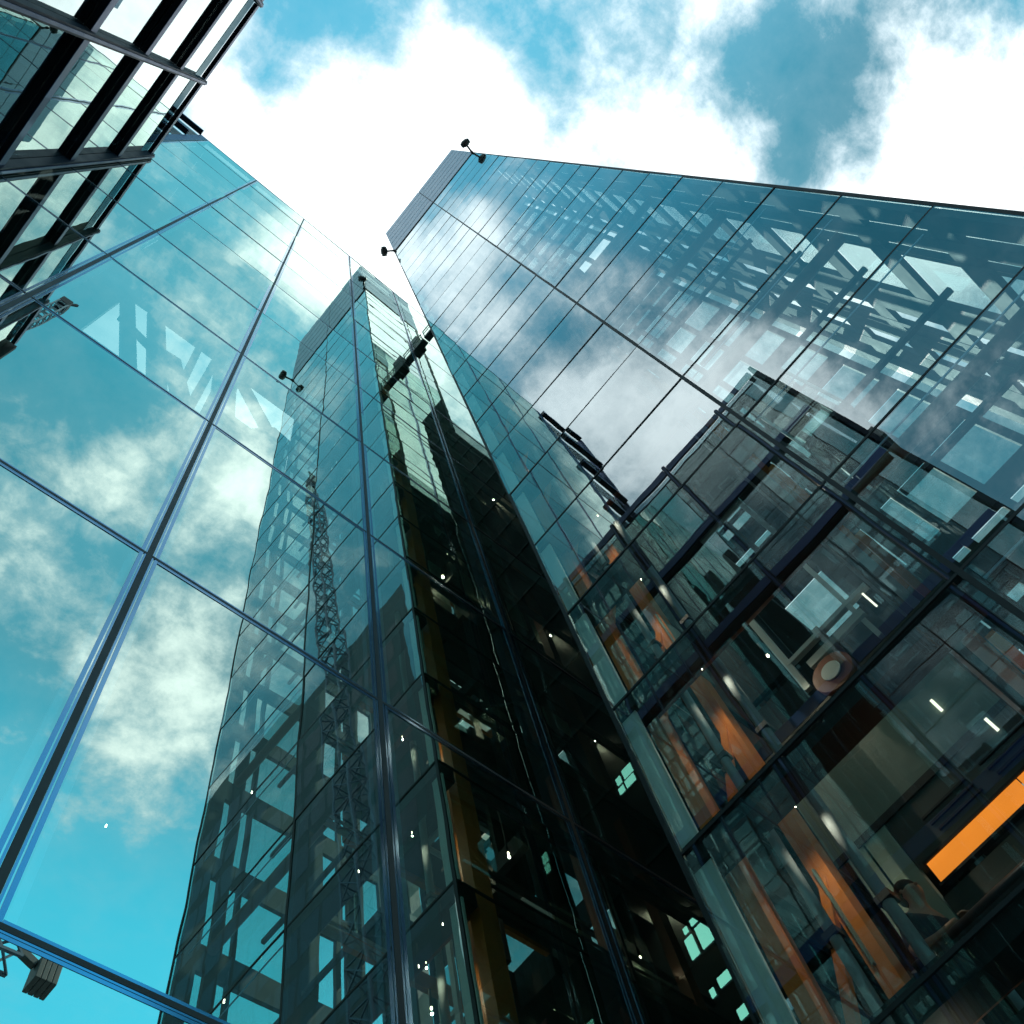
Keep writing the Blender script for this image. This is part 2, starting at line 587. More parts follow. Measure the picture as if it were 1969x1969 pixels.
for a, c, w in (((-3.5, 53.5), (-1.3, 43.9), 0.75), ((-2.9, 49.6), (-0.2, 47.7), 0.6), ((-1.9, 54), (0.1, 44), 0.95),
                ((-0.2, 49.5), (1.4, 44), 1.0), ((0.7, 54), (0.95, 46), 0.35), ((1.75, 54), (1.75, 44), 0.4),
                ((2.4, 54), (3.4, 44), 1.3), ((3.4, 53.8), (5.6, 48.5), 0.9), ((4.4, 44), (6.7, 49.4), 1.9), ((2.6, 45.6), (6.8, 45.6), 3.0)):
    a3, c3 = Vector((a[0], 0, a[1])), Vector((c[0], 0, c[1]))
    d = (c3 - a3).normalized()
    s = Vector((-d.z, 0, d.x)) * (w / 2)
    yo = YB + 0.05 + 0.012 * len(br2.f) / 6
    pts = [a3 - s, c3 - s, c3 + s, a3 + s]
    b = len(br2.v)
    for yy in (yo, yo + 0.2):
        for p in pts:
            br2.v.append(W(p.x, yy, p.z))
    for q in ((0, 3, 2, 1), (4, 5, 6, 7), (0, 1, 5, 4), (1, 2, 6, 5), (2, 3, 7, 6), (3, 0, 4, 7)):
        br2.f.append(tuple(b + i for i in q))
br2.build('brace', M['steel'], L)
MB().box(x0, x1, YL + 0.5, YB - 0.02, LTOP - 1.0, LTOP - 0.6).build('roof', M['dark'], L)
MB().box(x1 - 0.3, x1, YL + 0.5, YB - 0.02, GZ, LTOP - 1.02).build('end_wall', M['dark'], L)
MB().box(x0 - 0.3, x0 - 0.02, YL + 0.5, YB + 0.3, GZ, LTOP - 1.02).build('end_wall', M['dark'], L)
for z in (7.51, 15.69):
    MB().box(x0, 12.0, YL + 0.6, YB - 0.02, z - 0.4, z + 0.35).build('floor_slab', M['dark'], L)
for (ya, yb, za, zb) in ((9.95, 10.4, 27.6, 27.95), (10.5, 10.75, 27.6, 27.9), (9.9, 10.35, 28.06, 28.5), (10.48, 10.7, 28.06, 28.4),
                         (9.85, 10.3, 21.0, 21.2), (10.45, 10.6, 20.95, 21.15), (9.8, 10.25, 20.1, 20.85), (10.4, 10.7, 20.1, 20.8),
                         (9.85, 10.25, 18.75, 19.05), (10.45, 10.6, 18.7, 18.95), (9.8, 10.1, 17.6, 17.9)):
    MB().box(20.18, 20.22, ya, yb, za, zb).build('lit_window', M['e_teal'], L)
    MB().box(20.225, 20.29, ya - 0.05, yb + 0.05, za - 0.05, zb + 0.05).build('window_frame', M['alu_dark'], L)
# louvred corner bay beyond the last mullion
MB().box(-8.62, -8.10, YL - 0.02, YL + 0.35, GZ, LTOP + 0.2).build('corner_pilaster', M['fascia'], L)
for z in (LTOP - 0.1, LTOP - 8.28, LTOP - 16.46, LTOP - 24.64, LTOP - 32.8):
    MB().box(-13.5, -8.64, YL - 0.36, YL + 0.02, z - 0.20, z + 0.22).build('louvre', M['black'], L)
    MB().box(-13.5, -8.64, YL - 0.42, YL - 0.37, z - 0.28, z + 0.24).build('louvre_edge', M['fascia'], L)
for k, z in enumerate((LTOP - 0.1, LTOP - 8.28, LTOP - 16.46, LTOP - 24.64)):
    pane('y', YL + 0.1, -13.5, -8.62, z - 8.0, z - 0.22, M['glass_t'], L)
MB().box(-13.8, -13.52, YL - 0.2, YL + 0.35, GZ, LTOP).build('corner_pilaster', M['fascia'], L)

# ================================================================== LOUVRED BUILDING (upper left)
T = thing('louvred_building', W(XT - 4, 0, GZ), 'lower glass block at upper left with deep black horizontal louvre shelves', 'building')
for i in range(len(TY) - 1):
    for k in range(len(TZ) - 1):
        pane('x', XT, TY[i + 1], TY[i], TZ[k + 1], TZ[k], M['glass_t'], T, gap=0.06)
    pane('x', XT, TY[i + 1], TY[i], GZ, TZ[-1], M['glass_t'], T, gap=0.06)
for k, z in enumerate(TZ):
    for i in range(len(TY) - 1):
        ya, yb = TY[i + 1] + 0.14, TY[i] - 0.14
        MB().box(XT + 0.02, XT + 0.22, ya, yb, z - 0.06, z + 0.36).build('louvre', M['black'], T, bevel=0.01)
        e = MB()
        e.box(XT + 0.235, XT + 0.26, ya, yb, z - 0.26, z + 0.40)
        e.build('louvre_edge', M['fascia'], T)
for y in TY[:-1]:
    yy = y - 0.13 if y > 7 else y
    mm = MB()
    mm.box(XT + 0.015, XT + 0.35, yy - 0.12, yy + 0.12, GZ, TZ[0] + 0.5)
    mm.build('mullion', M['black'], T)
    MB().box(XT + 0.36, XT + 0.39, yy - 0.05, yy + 0.05, GZ, TZ[0] + 0.5).build('mullion_cap', M['fascia'], T)
MB().box(XT - 0.3, XT + 0.35, TY[-1] - 0.25, TY[-1] - 0.02, GZ, TZ[0] + 0.45).build('corner_post', M['black'], T)
for k, z in enumerate(TZ[:-1]):
    MB().box(-30, XT - 0.25, -5.0, YL + 4, z - 0.5, z - 0.05).build('floor_slab', M['dark'], T)
MB().prism([(-9.5, 7.1), (-9.5, -5.2), (-45, -12.5), (-45, 7.1)], GZ, TZ[0] - 0.8).build('core', M['dark'], T)
MB().prism([(XT - 0.1, -5.48), (-45, -13.0), (-45, -12.6), (XT - 0.1, -5.05)], GZ, TZ[0] + 0.2).build('side_wall', M['steel'], T)
rp = MB()
rp.box(-13.2, -10.2, -5.6, -2.2, TZ[0] - 0.04, TZ[0] + 1.1)
rp.build('roof_plant', M['steel'], T)
rp = MB()
rp.box(-21.5, -17.0, -8.2, -4.6, TZ[0] - 0.04, TZ[0] + 2.0)
rp.build('roof_plant', M['steel'], T)

NB = thing('office_block', W(-45, -55, GZ), 'tall dark office block across the street, mirrored low in the reflected tower', 'building')
MB().prism([(-34.6, -40.5), (-34.6, -125), (-58, -125), (-58, -60)], GZ, 168).build('wall', M['dark_wall'], NB)
for k in range(19):
    z = GZ + 3 + 8.4 * k
    wb = MB()
    for j in range(20):
        y = -123.5 + 4.1 * j
        wb.box(-34.62, -34.57, y, y + 3.5, z, z + 5.6)
    wb.build('window_row', M['alu_dark'], NB)

# ================================================================== GLASS TOWER (right) with the lift lobby behind its front
R = thing('glass_tower', W(13, 0, GZ), 'tall glass lift tower on the right with a grey cladding band on top', 'tower')
zs = [GZ] + KZ
# front panes
for k in range(len(zs) - 1):
    pane('x', XR, RMID, RY1, zs[k], zs[k + 1], M['glass_r'], R, tilt=0.0022)
    pane('x', XR, RY0, RMID, zs[k], zs[k + 1], M['glass_r'], R, tilt=0.0022)
# side panes and the rest
rest = MB()
for k in range(len(zs) - 1):
    pane('y', RY1, XR + 0.02, 15.1, zs[k], zs[k + 1], M['glass_r'], R, tilt=0.002)
    pane('y', RY0, XR + 0.02, 15.0, zs[k], zs[k + 1], M['clear'], R, tilt=0.002)
    end = RX2 if zs[k] < 62 else RX1
    pane('y', RY1, 15.1, end, zs[k], zs[k + 1], M['glass_r'], R, tilt=0.002, stuff=rest)
o = rest.build('end_glass_panes', M['glass_r'], R)
o['kind'] = 'stuff'
# joints on the front
for y in (RY0 + 0.02, RMID, RY1 - 0.03):
    MB().box(XR - 0.012, XR + 0.03, y - 0.045, y + 0.045, GZ, KZ[-1]).build('mullion_gasket', M['gasket'], R)
for z in KZ:
    gk = MB()
    gk.box(XR - 0.010, XR + 0.03, RY0 + 0.07, RMID - 0.05, z - 0.03, z + 0.03)
    gk.box(XR - 0.010, XR + 0.03, RMID + 0.05, RY1 - 0.08, z - 0.03, z + 0.03)
    gk.box(XR + 0.05, 15.06, RY1 - 0.03, RY1 + 0.012, z - 0.03, z + 0.03)
    gk.build('transom_gasket', M['gasket'], R)
MB().box(15.06, 15.14, RY1 - 0.03, RY1 + 0.014, GZ, KZ[-1]).build('mullion_gasket', M['gasket'], R)
# mid mullion box and edge beams behind the glass
MB().box(XR + 0.06, XR + 0.42, RMID - 0.11, RMID + 0.16, GZ, KZ[-1] - 0.3).build('mullion', M['spandrel'], R)
for z in KZ[:-1]:
    sp = MB()
    sp.box(XR + 0.06, XR + 0.60, RMID + 0.18, RY1 - 0.10, z - 0.32, z + 0.14)
    if z < 12:
        sp.box(XR + 0.06, XR + 0.60, RY0 + 0.70, RMID - 0.13, z - 0.32, z + 0.14)
    sp.build('edge_beam', M['spandrel'], R)
    MB().box(XR + 0.075, XR + 0.095, RY0 + 0.70, RMID - 0.13, z - 0.38, z - 0.33).build('beam_trim', M['alu'], R)
# open lattice side (south) : posts and floor beams
for (a, b) in ((10.07, 10.63), (10.94, 11.39), (11.72, 11.88), (13.9, 15.05)):
    MB().box(a, b, RY0 + 0.06, RY0 + 0.24, GZ, KZ[-1] - 0.3).build('post', M['steel'], R)
for (a, b) in ((15.75, 15.95), (16.2, 16.5)):
    MB().box(a, b, RY0 + 0.06, RY0 + 0.24, GZ, KZ[-1] - 0.3).build('post', M['steel'], R)
for (a, b) in ((16.5, 16.95), (17.75, 18.45), (18.8, 20.0)):
    MB().box(a + 0.01, b, RY0 + 0.06, RY0 + 0.24, GZ, 62).build('post', M['steel'], R)
for z in KZ[:-1]:
    end = 19.9 if z < 61 else 16.45
    MB().box(XR + 0.07, end, RY0 + 0.07, RY0 + 0.23, z - 0.25, z + 0.75).build('side_beam', M['steel'], R)
# secondary frame one bay in, with Y beams and braces
for x in (13.25,):
    for y in (-1.3,):
        MB().box(x, x + 0.32, y, y + 0.34, GZ, KZ[-1] - 0.4).build('post', M['steel'], R)
for k, z in enumerate(KZ[:-1]):
    b = MB()
    b.box(13.28, 13.5, -0.98, RY1 - 0.7, z - 0.12, z + 0.42)
    b.build('floor_beam', M['steel'], R)
    d = MB()
    d.box(12.7, 12.84, -6.6, -2.0, z + 1.85, z + 2.0)
    d.build('brace', M['steel'], R)
# storey slabs on the core side with a lift shaft void
for k, z in enumerate(KZ[:-1]):
    if k % 2 == 0:
        zz = z
        end = 19.7 if z < 61 else 16.3
        s = MB()
        if z > 16:
            s.box(10.62, 13.24, 0.0, 3.9, zz + 0.05, zz + 0.55)
        s.box(13.55, end, 1.9, 4.55, zz + 0.05, zz + 0.55)
        s.box(13.55, end, -0.9, 0.33, zz + 0.05, zz + 0.55)
        s.build('floor_slab', M['soffit'], R)
        fb = MB()
        for j in range(5):
            x = 13.6 + 0.42 * j
            if x < end - 0.2:
                fb.box(x, x + (0.05 if j % 2 else 0.08), 0.34, 1.89, zz + 0.1, zz + 0.3)
        fb.box(13.6, 15.4, 1.0, 1.16, zz + 0.02, zz + 0.09)
        fb.build('shaft_grille', M['steel'], R)
        pf = MB()
        pf.box(13.56, 15.5, 0.34, 0.48, zz - 0.16, zz - 0.04)
        pf.box(13.56, 15.5, 1.76, 1.90, zz - 0.16, zz - 0.04)
        pf.box(13.56, 13.70, 0.49, 1.75, zz - 0.16, zz - 0.04)
        pf.build('shaft_frame', M['frame'], R)
# north lobby face: thin rails, partitions and pale panels behind the side glass
for k, z in enumerate(KZ[:-1]):
    end = 19.7 if z < 61 else 16.2
    nb = MB()
    nb.box(11.4, end, 4.50, 4.62, z + 0.1, z + 0.75)
    nb.box(11.4, end, 3.9, 4.0, z + 2.3, z + 2.42)
    nb.box(11.4, end, 4.3, 4.36, z + 1.3, z + 1.36)
    nb.build('side_rail', M['steel'], R)
    pn = MB()
    x = 11.5
    while x < end - 1.0:
        w_ = random.uniform(0.3, 1.3)
        if random.random() < 0.62:
            h_ = random.uniform(0.8, 3.0)
            b0 = random.uniform(0.75, 3.9 - h_)
            yy_ = random.choice((3.3, 3.45, 3.6))
            pn.box(x, x + w_, yy_, yy_ + 0.04, z + b0, z + b0 + h_)
        x += w_ + random.uniform(0.12, 0.6)
    if pn.v:
        pn.build('partition', random.choice((M['green'], M['core'], M['green_hi'])), R)
    if k % 3 == 0:
        dg = MB()
        dg.bar((12.2, 4.42, z + 0.8), (14.9, 4.42, z + 3.9), 0.1, 0.2)
        dg.bar((14.9, 4.42, z + 3.95), (17.6 if z < 58 else 16.0, 4.42, z + 0.8), 0.1, 0.2)
        dg.build('brace', M['steel'], R)
# core partition and back walls
for (za, zb, xe) in ((GZ, 62.0, 19.9), (62.0, KZ[-1] - 0.4, 16.4)):
    c = MB()
    xs = [13.9, 15.3, 16.35] if xe < 17 else [13.9, 15.3, 16.9, 18.6, 19.85]
    for z in KZ[:-1]:
        if not (za <= z < zb):
            continue
        for i in range(len(xs) - 1):
            if (int(z) + i) % 3 != 0:
                c.box(xs[i] + 0.15, xs[i + 1] - 0.1, 2.55, 2.7, z + 0.7, z + 3.7)
    c.build('core_panels', M['core'], R)
    bk = MB()
    bk.box(xe - 0.25, xe, 2.4, RY1 - 0.1, za, zb)
    for y in (-6.2, -4.4, -2.9, -1.2, -0.6, 0.3):
        bk.box(xe - 0.2, xe, y - 0.14, y + 0.14, za, zb)
    for z in KZ[:-1]:
        if za <= z < zb:
            bk.box(xe - 0.24, xe + 0.02, RY0 + 0.7, 2.39, z - 0.2, z + 0.7)
    bk.build('back_wall', M['steel'], R)
    bg = MB()
    for z in KZ[:-1]:
        if za <= z < zb:
            bg.quad((xe + 0.03, RY0 + 0.1, z + 0.72), (xe + 0.03, 2.4, z + 0.72), (xe + 0.03, 2.4, z + 3.86), (xe + 0.03, RY0 + 0.1, z + 3.86))
    bgo = bg.build('back_glazing', M['glass_b'], R)
    bgo['kind'] = 'stuff'
    MB().box(xe - 0.24, xe + 0.04, RY1 - 0.098, RY1 + 0.03, za, zb).build('corner_post', M['gasket'], R)
MB().box(XR + 0.55, RX1, RY0 + 0.1, RY1 - 0.1, KZ[-1] - 0.28, KZ[-1] - 0.02).build('roof', M['steel'], R)
MB().box(RX1 - 0.02, RX2, RY0 + 0.1, RY1 - 0.1, 62.0, 62.4).build('lower_roof', M['steel'], R)
# corner: pale panel behind the front glass between edge beams, orange columns, tubes
for i in range(len(KZ) - 1):
    z0 = KZ[i] + 0.17
    z1 = KZ[i + 1] - 0.34
    MB().box(10.14, 10.20, 4.42, 4.78, z0, z1).build('corner_panel', M['strip'], R)
col_ = MB()
col_.box(10.80, 11.30, 4.365, 4.59, GZ, KZ[-1] - 0.4)
col_.box(10.77, 10.797, 4.335, 4.62, GZ, KZ[-1] - 0.4)
col_.build('orange_column', M['orange'], R)
col_ = MB()
col_.box(11.60, 12.06, 3.46, 3.69, GZ, KZ[-1] - 0.4)
col_.box(11.57, 11.597, 3.43, 3.72, GZ, KZ[-1] - 0.4)
col_.build('orange_column', M['orange'], R)
MB().box(15.2, 15.6, 4.1, 4.4, GZ, KZ[-1] - 0.4).build('orange_column', M['brown'], R)
MB().box(18.0, 18.4, 4.1, 4.4, GZ, 62).build('orange_column', M['brown'], R)
MB().tube((11.0, 3.715, GZ), (11.0, 3.715, KZ[-1] - 0.5), 0.085, 14).build('guide_tube', M['tube'], R, True)
MB().tube((11.2, 2.885, GZ), (11.2, 2.885, KZ[-1] - 0.5), 0.095, 14).build('guide_tube', M['tube'], R, True)
for k, z in enumerate(KZ[:-1]):
    bb = MB()
    bb.bar((11.3, 4.45, z + 0.5), (11.62, 3.6, z + 3.4), 0.12, 0.16)
    bb.build('column_brace', M['orange'], R)
    cl = MB()
    cl.box(10.9, 11.1, 3.60, 3.83, z + 2.0, z + 2.12)
    cl.box(11.08, 11.32, 2.76, 3.0, z + 2.0, z + 2.12)
    cl.build('tube_clamp', M['steel'], R)
    MB().bar((11.5, -0.72, z + 0.1), (19.5 if z < 61 else 16.2, -0.72, z + 0.1), 0.16, 0.5).build('orange_beam', M['orange'], R)
    r_ = MB()
    r_.box(10.6, 13.2, -0.52, -0.34, z - 0.3, z - 0.16)
    r_.box(10.6, 13.2, -0.18, -0.12, z - 0.34, z - 0.26)
    r_.build('cable_tray', M['tube'], R)
for z in (KZ[2] - 0.02, KZ[4] + 0.12, KZ[6] + 0.12, KZ[8] + 0.12, KZ[10] + 0.12):
    t = MB()
    t.tube((10.78, RY0 + 0.7, z + 0.0), (10.78, 4.55, z + 0.0), 0.17, 16)
    t.build('edge_tube', M['brown'], R, True)
# the roof-level cladding band
bz = [KZ[-1] + 0.35 + 3.25 * i for i in range(6)] + [RTOP]
for side in range(4):
    b = MB()
    for i in range(6):
        za, zb = bz[i] + 0.13, bz[i + 1] - 0.13
        if side == 0:
            for ya, yb in ((RY0, RMID - 0.04), (RMID + 0.04, RY1)):
                b.box(XR - 0.05, XR + 0.1, ya, yb, za, zb)
        elif side == 1:
            for xa, xb in ((XR + 0.11, 15.06), (15.14, RX1)):
                b.box(xa, xb, RY1 - 0.1, RY1 + 0.04, za, zb)
        elif side == 2:
            b.box(XR + 0.11, RX1, RY0 - 0.04, RY0 + 0.1, za, zb)
        else:
            b.box(RX1 - 0.1, RX1, RY0 + 0.11, RY1 - 0.11, za, zb)
    b.build('roof_band', M['band'], R)
MB().box(XR + 0.02, RX1 - 0.02, RY0 + 0.05, RY1 - 0.05, KZ[-1] + 0.1, RTOP - 0.3).build('band_backing', M['gasket'], R)
MB().box(XR - 0.06, RX1, RY0 - 0.05, RY1 + 0.05, KZ[-1] + 0.04, KZ[-1] + 0.34).build('shadow_gap', M['gasket'], R)

# lobby behind the lowest panes: floor, back wall of grey-green panels, grilles, lit strip
MB().box(10.55, 12.62, -6.0, 4.3, 6.55, 6.9).build('lobby_floor', M['soffit'], R)
lw = MB()
lw.box(12.64, 12.8, -0.1, 3.60, 11.92, 13.75)
lw.build('lobby_wall', M['green'], R)
lw2 = MB()
lw2.box(12.64, 12.8, -0.10, 2.56, 10.75, 11.80)
lw2.box(12.64, 12.8, -6.2, 2.56, 6.9, 10.15)
lw2.build('lobby_wall', M['core'], R)
lh = MB()
lh.box(12.63, 12.8, 2.58, 3.02, 9.6, 11.82)
lh.box(12.63, 12.8, 3.06, 3.40, 9.2, 11.82)
lh.build('pale_wall_panel', M['green_hi'], R)
MB().box(12.60, 12.63, -0.1, 3.62, 11.78, 11.93).build('wall_rail', M['gasket'], R)
for yb, ya in ((2.05, 1.15), (0.85, -0.1)):
    sl = MB()
    for j in range(3):
        sl.box(12.60, 12.635, ya - 0.04 * j, yb - 0.05 * j, 11.32 - 0.17 * j, 11.36 - 0.17 * j)
    sl.build('grille_slot', M['gasket'], R)
for y0_, y1_ in ((0.62, 2.42), (-1.2, 0.60), (-3.0, -1.22), (-4.8, -3.02)):
    MB().box(12.55, 12.62, y0_, y1_, 10.26, 10.66).build('lit_strip', M['e_orange'], R)
MB().box(12.52, 12.63, -4.9, 2.46, 10.66, 10.71).build('strip_frame', M['gasket'], R)
MB().box(12.52, 12.63, -4.9, 2.46, 10.21, 10.26).build('strip_frame', M['gasket'], R)
MB().box(12.56, 12.63, -6.0, 4.2, 13.78, 14.05).build('magenta_trim', M['magenta'], R)
MB().box(12.4, 13.2, -6.0, 3.6, 14.1, 14.5).build('lobby_ceiling', M['soffit'], R)
hr = MB()
hr.tube((11.55, -6.0, 8.78), (11.55, 3.18, 8.78), 0.09, 14)
hr.tube((11.55, 3.18, 8.78), (11.75, 3.25, 8.6), 0.09, 14)
hr.build('handrail', M['alu_dark'], R, True)
rr = MB()
for y in (3.0, 1.2, -0.6, -2.4, -4.2):
    rr.tube((11.55, y, 6.9), (11.55, y, 8.70), 0.04, 10)
rr.build('rail_post', M['tube'], R, True)
for (xa, y, z, dy) in ((12.58, 0.62, 12.6, 0.0), (12.58, 0.25, 11.55, 0.0)):
    MB().box(xa, xa + 0.05, y, y + 0.05, z, z + 0.3).build('wall_light', M['e_tube'], R)
MB().box(12.3, 12.36, 0.05, 0.09, 15.2, 15.7).build('wall_light', M['e_tube'], R)

# lift machinery frames above the lobby
fm = MB()
for za, zb in ((15.9, 16.0), (18.3, 18.45)):
    fm.bar((12.4, 2.05, za), (12.4, -0.1, za), 0.12, 0.12)
fm.bar((12.4, 2.05, 15.0), (12.4, 2.05, 19.4), 0.10, 0.14)
fm.bar((12.4, 0.42, 14.6), (12.4, 0.42, 19.4), 0.10, 0.10)
fm.bar((12.2, 1.72, 15.2), (12.2, 0.3, 15.2), 0.08, 0.20)
fm.bar((11.9, 1.15, 15.4), (13.2, 1.15, 15.4), 0.14, 0.20)
fm.build('lift_frame', M['frame'], R)
sd = MB()
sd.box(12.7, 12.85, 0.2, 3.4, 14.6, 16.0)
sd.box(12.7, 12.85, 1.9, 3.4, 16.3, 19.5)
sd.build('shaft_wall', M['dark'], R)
wh = MB()
wh.tube((11.95, 1.45, 14.35), (12.1, 1.45, 14.35), 0.42, 28)
pw = wh.build('pulley_wheel', M['brown'], R, True)
wh2 = MB()
wh2.tube((11.90, 1.45, 14.35), (11.94, 1.45, 14.35), 0.20, 20)
wh2.build('wheel_hub', M['frame'], pw, True)


# ------------------------------------------------------------------ floodlights on the tower
def floodlight(base, head, label):
    t = thing('floodlight', W(*base), label, 'floodlight', 'floodlights along the tower top')
    MB().tube(base, head, 0.09, 10).build('arm', M['lamp_body'], t, True)
    h = Vector(head)
    d = (h - Vector(base)).normalized()
    u = d.cross(Vector((0, 0, 1))).normalized()
    hd = MB()
    hd.tube(h - u * 0.30, h + u * 0.30, 0.32, 18)
    hd.tube(h - u * 0.47, h - u * 0.305, 0.20, 18, 0.31)
    hd.tube(h + u * 0.305, h + u * 0.47, 0.31, 18, 0.20)
    ob = hd.build('head', M['lamp_body'], t, True, bevel=0.05)
    MB().tube(h - Vector((0, 0, 0.28)), h - Vector((0, 0, 0.24)), 0.2, 14).build('lens', M['alu_dark'], ob, True)
    fl = MB()
    fl.box(base[0] - 0.10, base[0] + 0.02, base[1] - 0.12, base[1] + 0.12, base[2] - 0.12, base[2] + 0.12)
    fl.build('bracket', M['lamp_body'], t)
    return t


floodlight((9.92, -6.9, 97.9), (8.95, -7.10, 97.9), 'black floodlight on the far right end of the tower top band')
floodlight((9.92, 4.8, 97.9), (9.25, 5.45, 97.9), 'black floodlight on the left corner of the tower top, beside the gap')

# ------------------------------------------------------------------ access gantry in the gap between tower and glass wall
G = thing('access_gantry', W(13.3, 6, 72), 'dark access gantry bridging the narrow gap between tower and glass wall', 'gantry')
gb = MB()
gb.box(13.0, 13.5, 4.9, 7.08, 73.0, 73.45)
gb.build('deck', M['steel'], G)
gb = MB()
gb.box(13.5, 14.3, 5.4, 6.3, 76.0, 79.5)
gb.build('cabin', M['spandrel'], G)
gb = MB()
for y in (5.0, 6.0, 7.0):
    gb.bar((13.02, y, 73.6), (13.02, y, 75.2), 0.06)
gb.bar((13.02, 4.95, 75.2), (13.02, 7.05, 75.2), 0.07)
gb.bar((13.02, 4.95, 74.4), (13.02, 7.05, 74.4), 0.05)
gb.build('railing', M['tube'], G)

K_ = thing('gap_blocker', W(20.3, 6, GZ), 'added dark wall blocking the sky at the far end of the narrow gap beside the tower', 'wall')  # added wall, keeps bright sky out of the reflections in the gap
lk = MB()
lk.box(19.95, 20.5, RY1 + 0.034, YL + 0.02, GZ, 86)
lk.build('blocker_panel', M['dark'], K_)
lk = MB()
for z in KZ[:21]:
    lk.box(19.88, 19.945, RY1 + 0.06, YL - 0.06, z - 0.1, z + 0.1)
lk.build('blocker_rib', M['steel'], K_)

# ------------------------------------------------------------------ lift cars
def lift_car(x, y, z, label):
    t = thing('lift_car', W(x, y, z), label, 'lift car', 'lift cars in the tower shaft')
    MB().box(x - 1.0, x + 1.0, y - 0.8, y + 0.8, z, z + 0.4).build('floor', M['spandrel'], t, bevel=0.03)
    MB().box(x - 1.0, x + 1.0, y - 0.8, y + 0.8, z + 4.4, z + 4.8).build('ceiling', M['spandrel'], t, bevel=0.03)
    p = MB()
    for sx in (-0.96, 0.96):
        for sy in (-0.76, 0.76):
            p.box(x + sx - 0.04, x + sx + 0.04, y + sy - 0.04, y + sy + 0.04, z + 0.4, z + 4.4)
    p.build('corner_posts', M['frame'], t)
    u = MB()
    u.box(x - 0.7, x + 0.7, y - 0.5, y + 0.5, z - 0.7, z - 0.02)
    u.tube((x, y - 0.6, z - 0.5), (x, y + 0.6, z - 0.5), 0.25, 12)
    u.build('undercarriage', M['black'], t)
    for s_, wd in ((-0.97, 0), (0.97, 0)):
        MB().quad((x + s_, y - 0.7, z + 0.45), (x + s_, y + 0.7, z + 0.45), (x + s_, y + 0.7, z + 4.35), (x + s_, y - 0.7, z + 4.35)).build('glass_side', M['clear'], t)
    return t


lift_car(14.9, -2.6, 23.4, 'dark lift car hanging low in the tower shaft, seen reflected in the glass wall')
lift_car(14.9, -2.4, 56.0, 'dark lift car high up in the tower shaft')
cw = thing('counterweight', W(14.2, -1.55, 20.8), 'narrow dark counterweight below the lower lift car', 'counterweight')
MB().box(14.05, 14.4, -1.75, -1.3, 20.8, 23.4).build('weight_stack', M['black'], cw, bevel=0.06)
cbl = MB()
for y in (-1.65, -1.5, -1.4):
    cbl.tube((14.2, y, 23.4), (14.2, y, 60.0), 0.015, 6)
cbl.build('cable', M['gasket'], cw)

# ------------------------------------------------------------------ lamps under the storey slabs, plus added ones for the orange columns
SP = [(13.1, 3.79, 36.3), (19.0, 3.79, 63.0), (16.2, 3.79, 38.1), (19.4, 3.9, 55.9), (19.5, 3.8, 38.4), (19.5, 3.8, 30.1),
      (13.8, 3.79, 32.5), (11.9, 3.79, 32.7), (13.8, 3.79, 26.6), (16.2, 3.79, 24.3), (13.1, 3.79, 19.55),
      (19.4, 3.79, 21.67), (17.3, 3.79, 18.45), (16.2, 3.79, 17.3), (12.3, 0.05, 18.9), (11.6, 2.1, 15.5),
      (10.66, 3.05, 7.2), (10.66, 3.05, 11.3), (10.66, 3.05, 15.4), (10.66, 3.05, 19.45), (10.66, 3.05, 23.5)]  # this row: added lamps that brighten the orange columns, bulbs too small to notice
SPL = [(2.91, 9, 11.72), (2.93, 9, 18.14), (5.03, 9, 14.09), (6.48, 9, 17.95), (7.22, 9, 13.6), (8.38, 9, 12.15), (9.03, 9, 13.44), (5.04, 9, 9.82)]
WHERE = ['beside the orange column', 'high on the dark lobby face', 'midway up the dark lobby face', 'near the top of the dark lobby face',
         'close to the tower corner', 'below the brightest corner windows', 'left of the mid lobby beam', 'on the left edge of the dark lobby face',
         'near the middle cross beam', 'under the lower cross beam', 'low in the dark lobby face', 'beside the lit teal windows',
         'below the lit teal windows', 'lowest in the dark lobby face', 'under the soffit right of the mid shaft', 'above the brown edge tube',
         'added to light the orange columns, lowest of those by the tube', 'added to light the orange columns, under the lowest beam', 'added to light the orange columns, one bay up',
         'added to light the orange columns, two bays up', 'added to light the orange columns, near the reflected roofline',
         'alone in the big lower left pane', 'alone in the pale cloud reflection', 'on the left edge of the reflected tower',
         'beside the reflected lattice mast', 'beside the reflected dark lift car', 'low beside the double mullion', 'right of the double mullion',
         'at the bottom edge of the reflected lattice']
for i, (x, y, z) in enumerate(SP + SPL):
    t = thing('spot_lamp', W(x, y, z), 'small warm glowing spot lamp ' + WHERE[i], 'lamp', 'small spot lamps behind the glass')
    r_ = 0.04 if i in (0, 3, 14) else (0.024 if i < 16 else (0.008 if i < 21 else 0.011))
    MB().tube((x, y, z), (x, y, z + 0.05), r_, 12, r_ * 0.8).build('bulb', M['e_spot'], t)
    MB().tube((x, y, z + 0.055), (x, y, z + 0.5), r_ * 1.25, 12).build('housing', M['lamp_body'], t, True)
    if i < 21:
        ld = bpy.data.lights.new('lamp_light', 'SPOT')
        ld.energy = 9 if i < 16 else 13
        ld.color = (1.0, 0.82, 0.62)
        ld.spot_size = math.radians(165)
        ld.spot_blend = 0.8
        ld.shadow_soft_size = 0.012 if i < 16 else 0.004
        lo_ = bpy.data.objects.new('lamp_light', ld)
        COL.objects.link(lo_)
        lo_.parent = t
        lo_.location = (0, 0, -0.06)
        if i >= 16:
            lo_.rotation_euler = (0, math.radians(-28), 0)

# cool lit ceiling panels inside the glass wall, beside the tower's lower corner

# ------------------------------------------------------------------ tower cranes beyond the court, seen only in the mirror wall


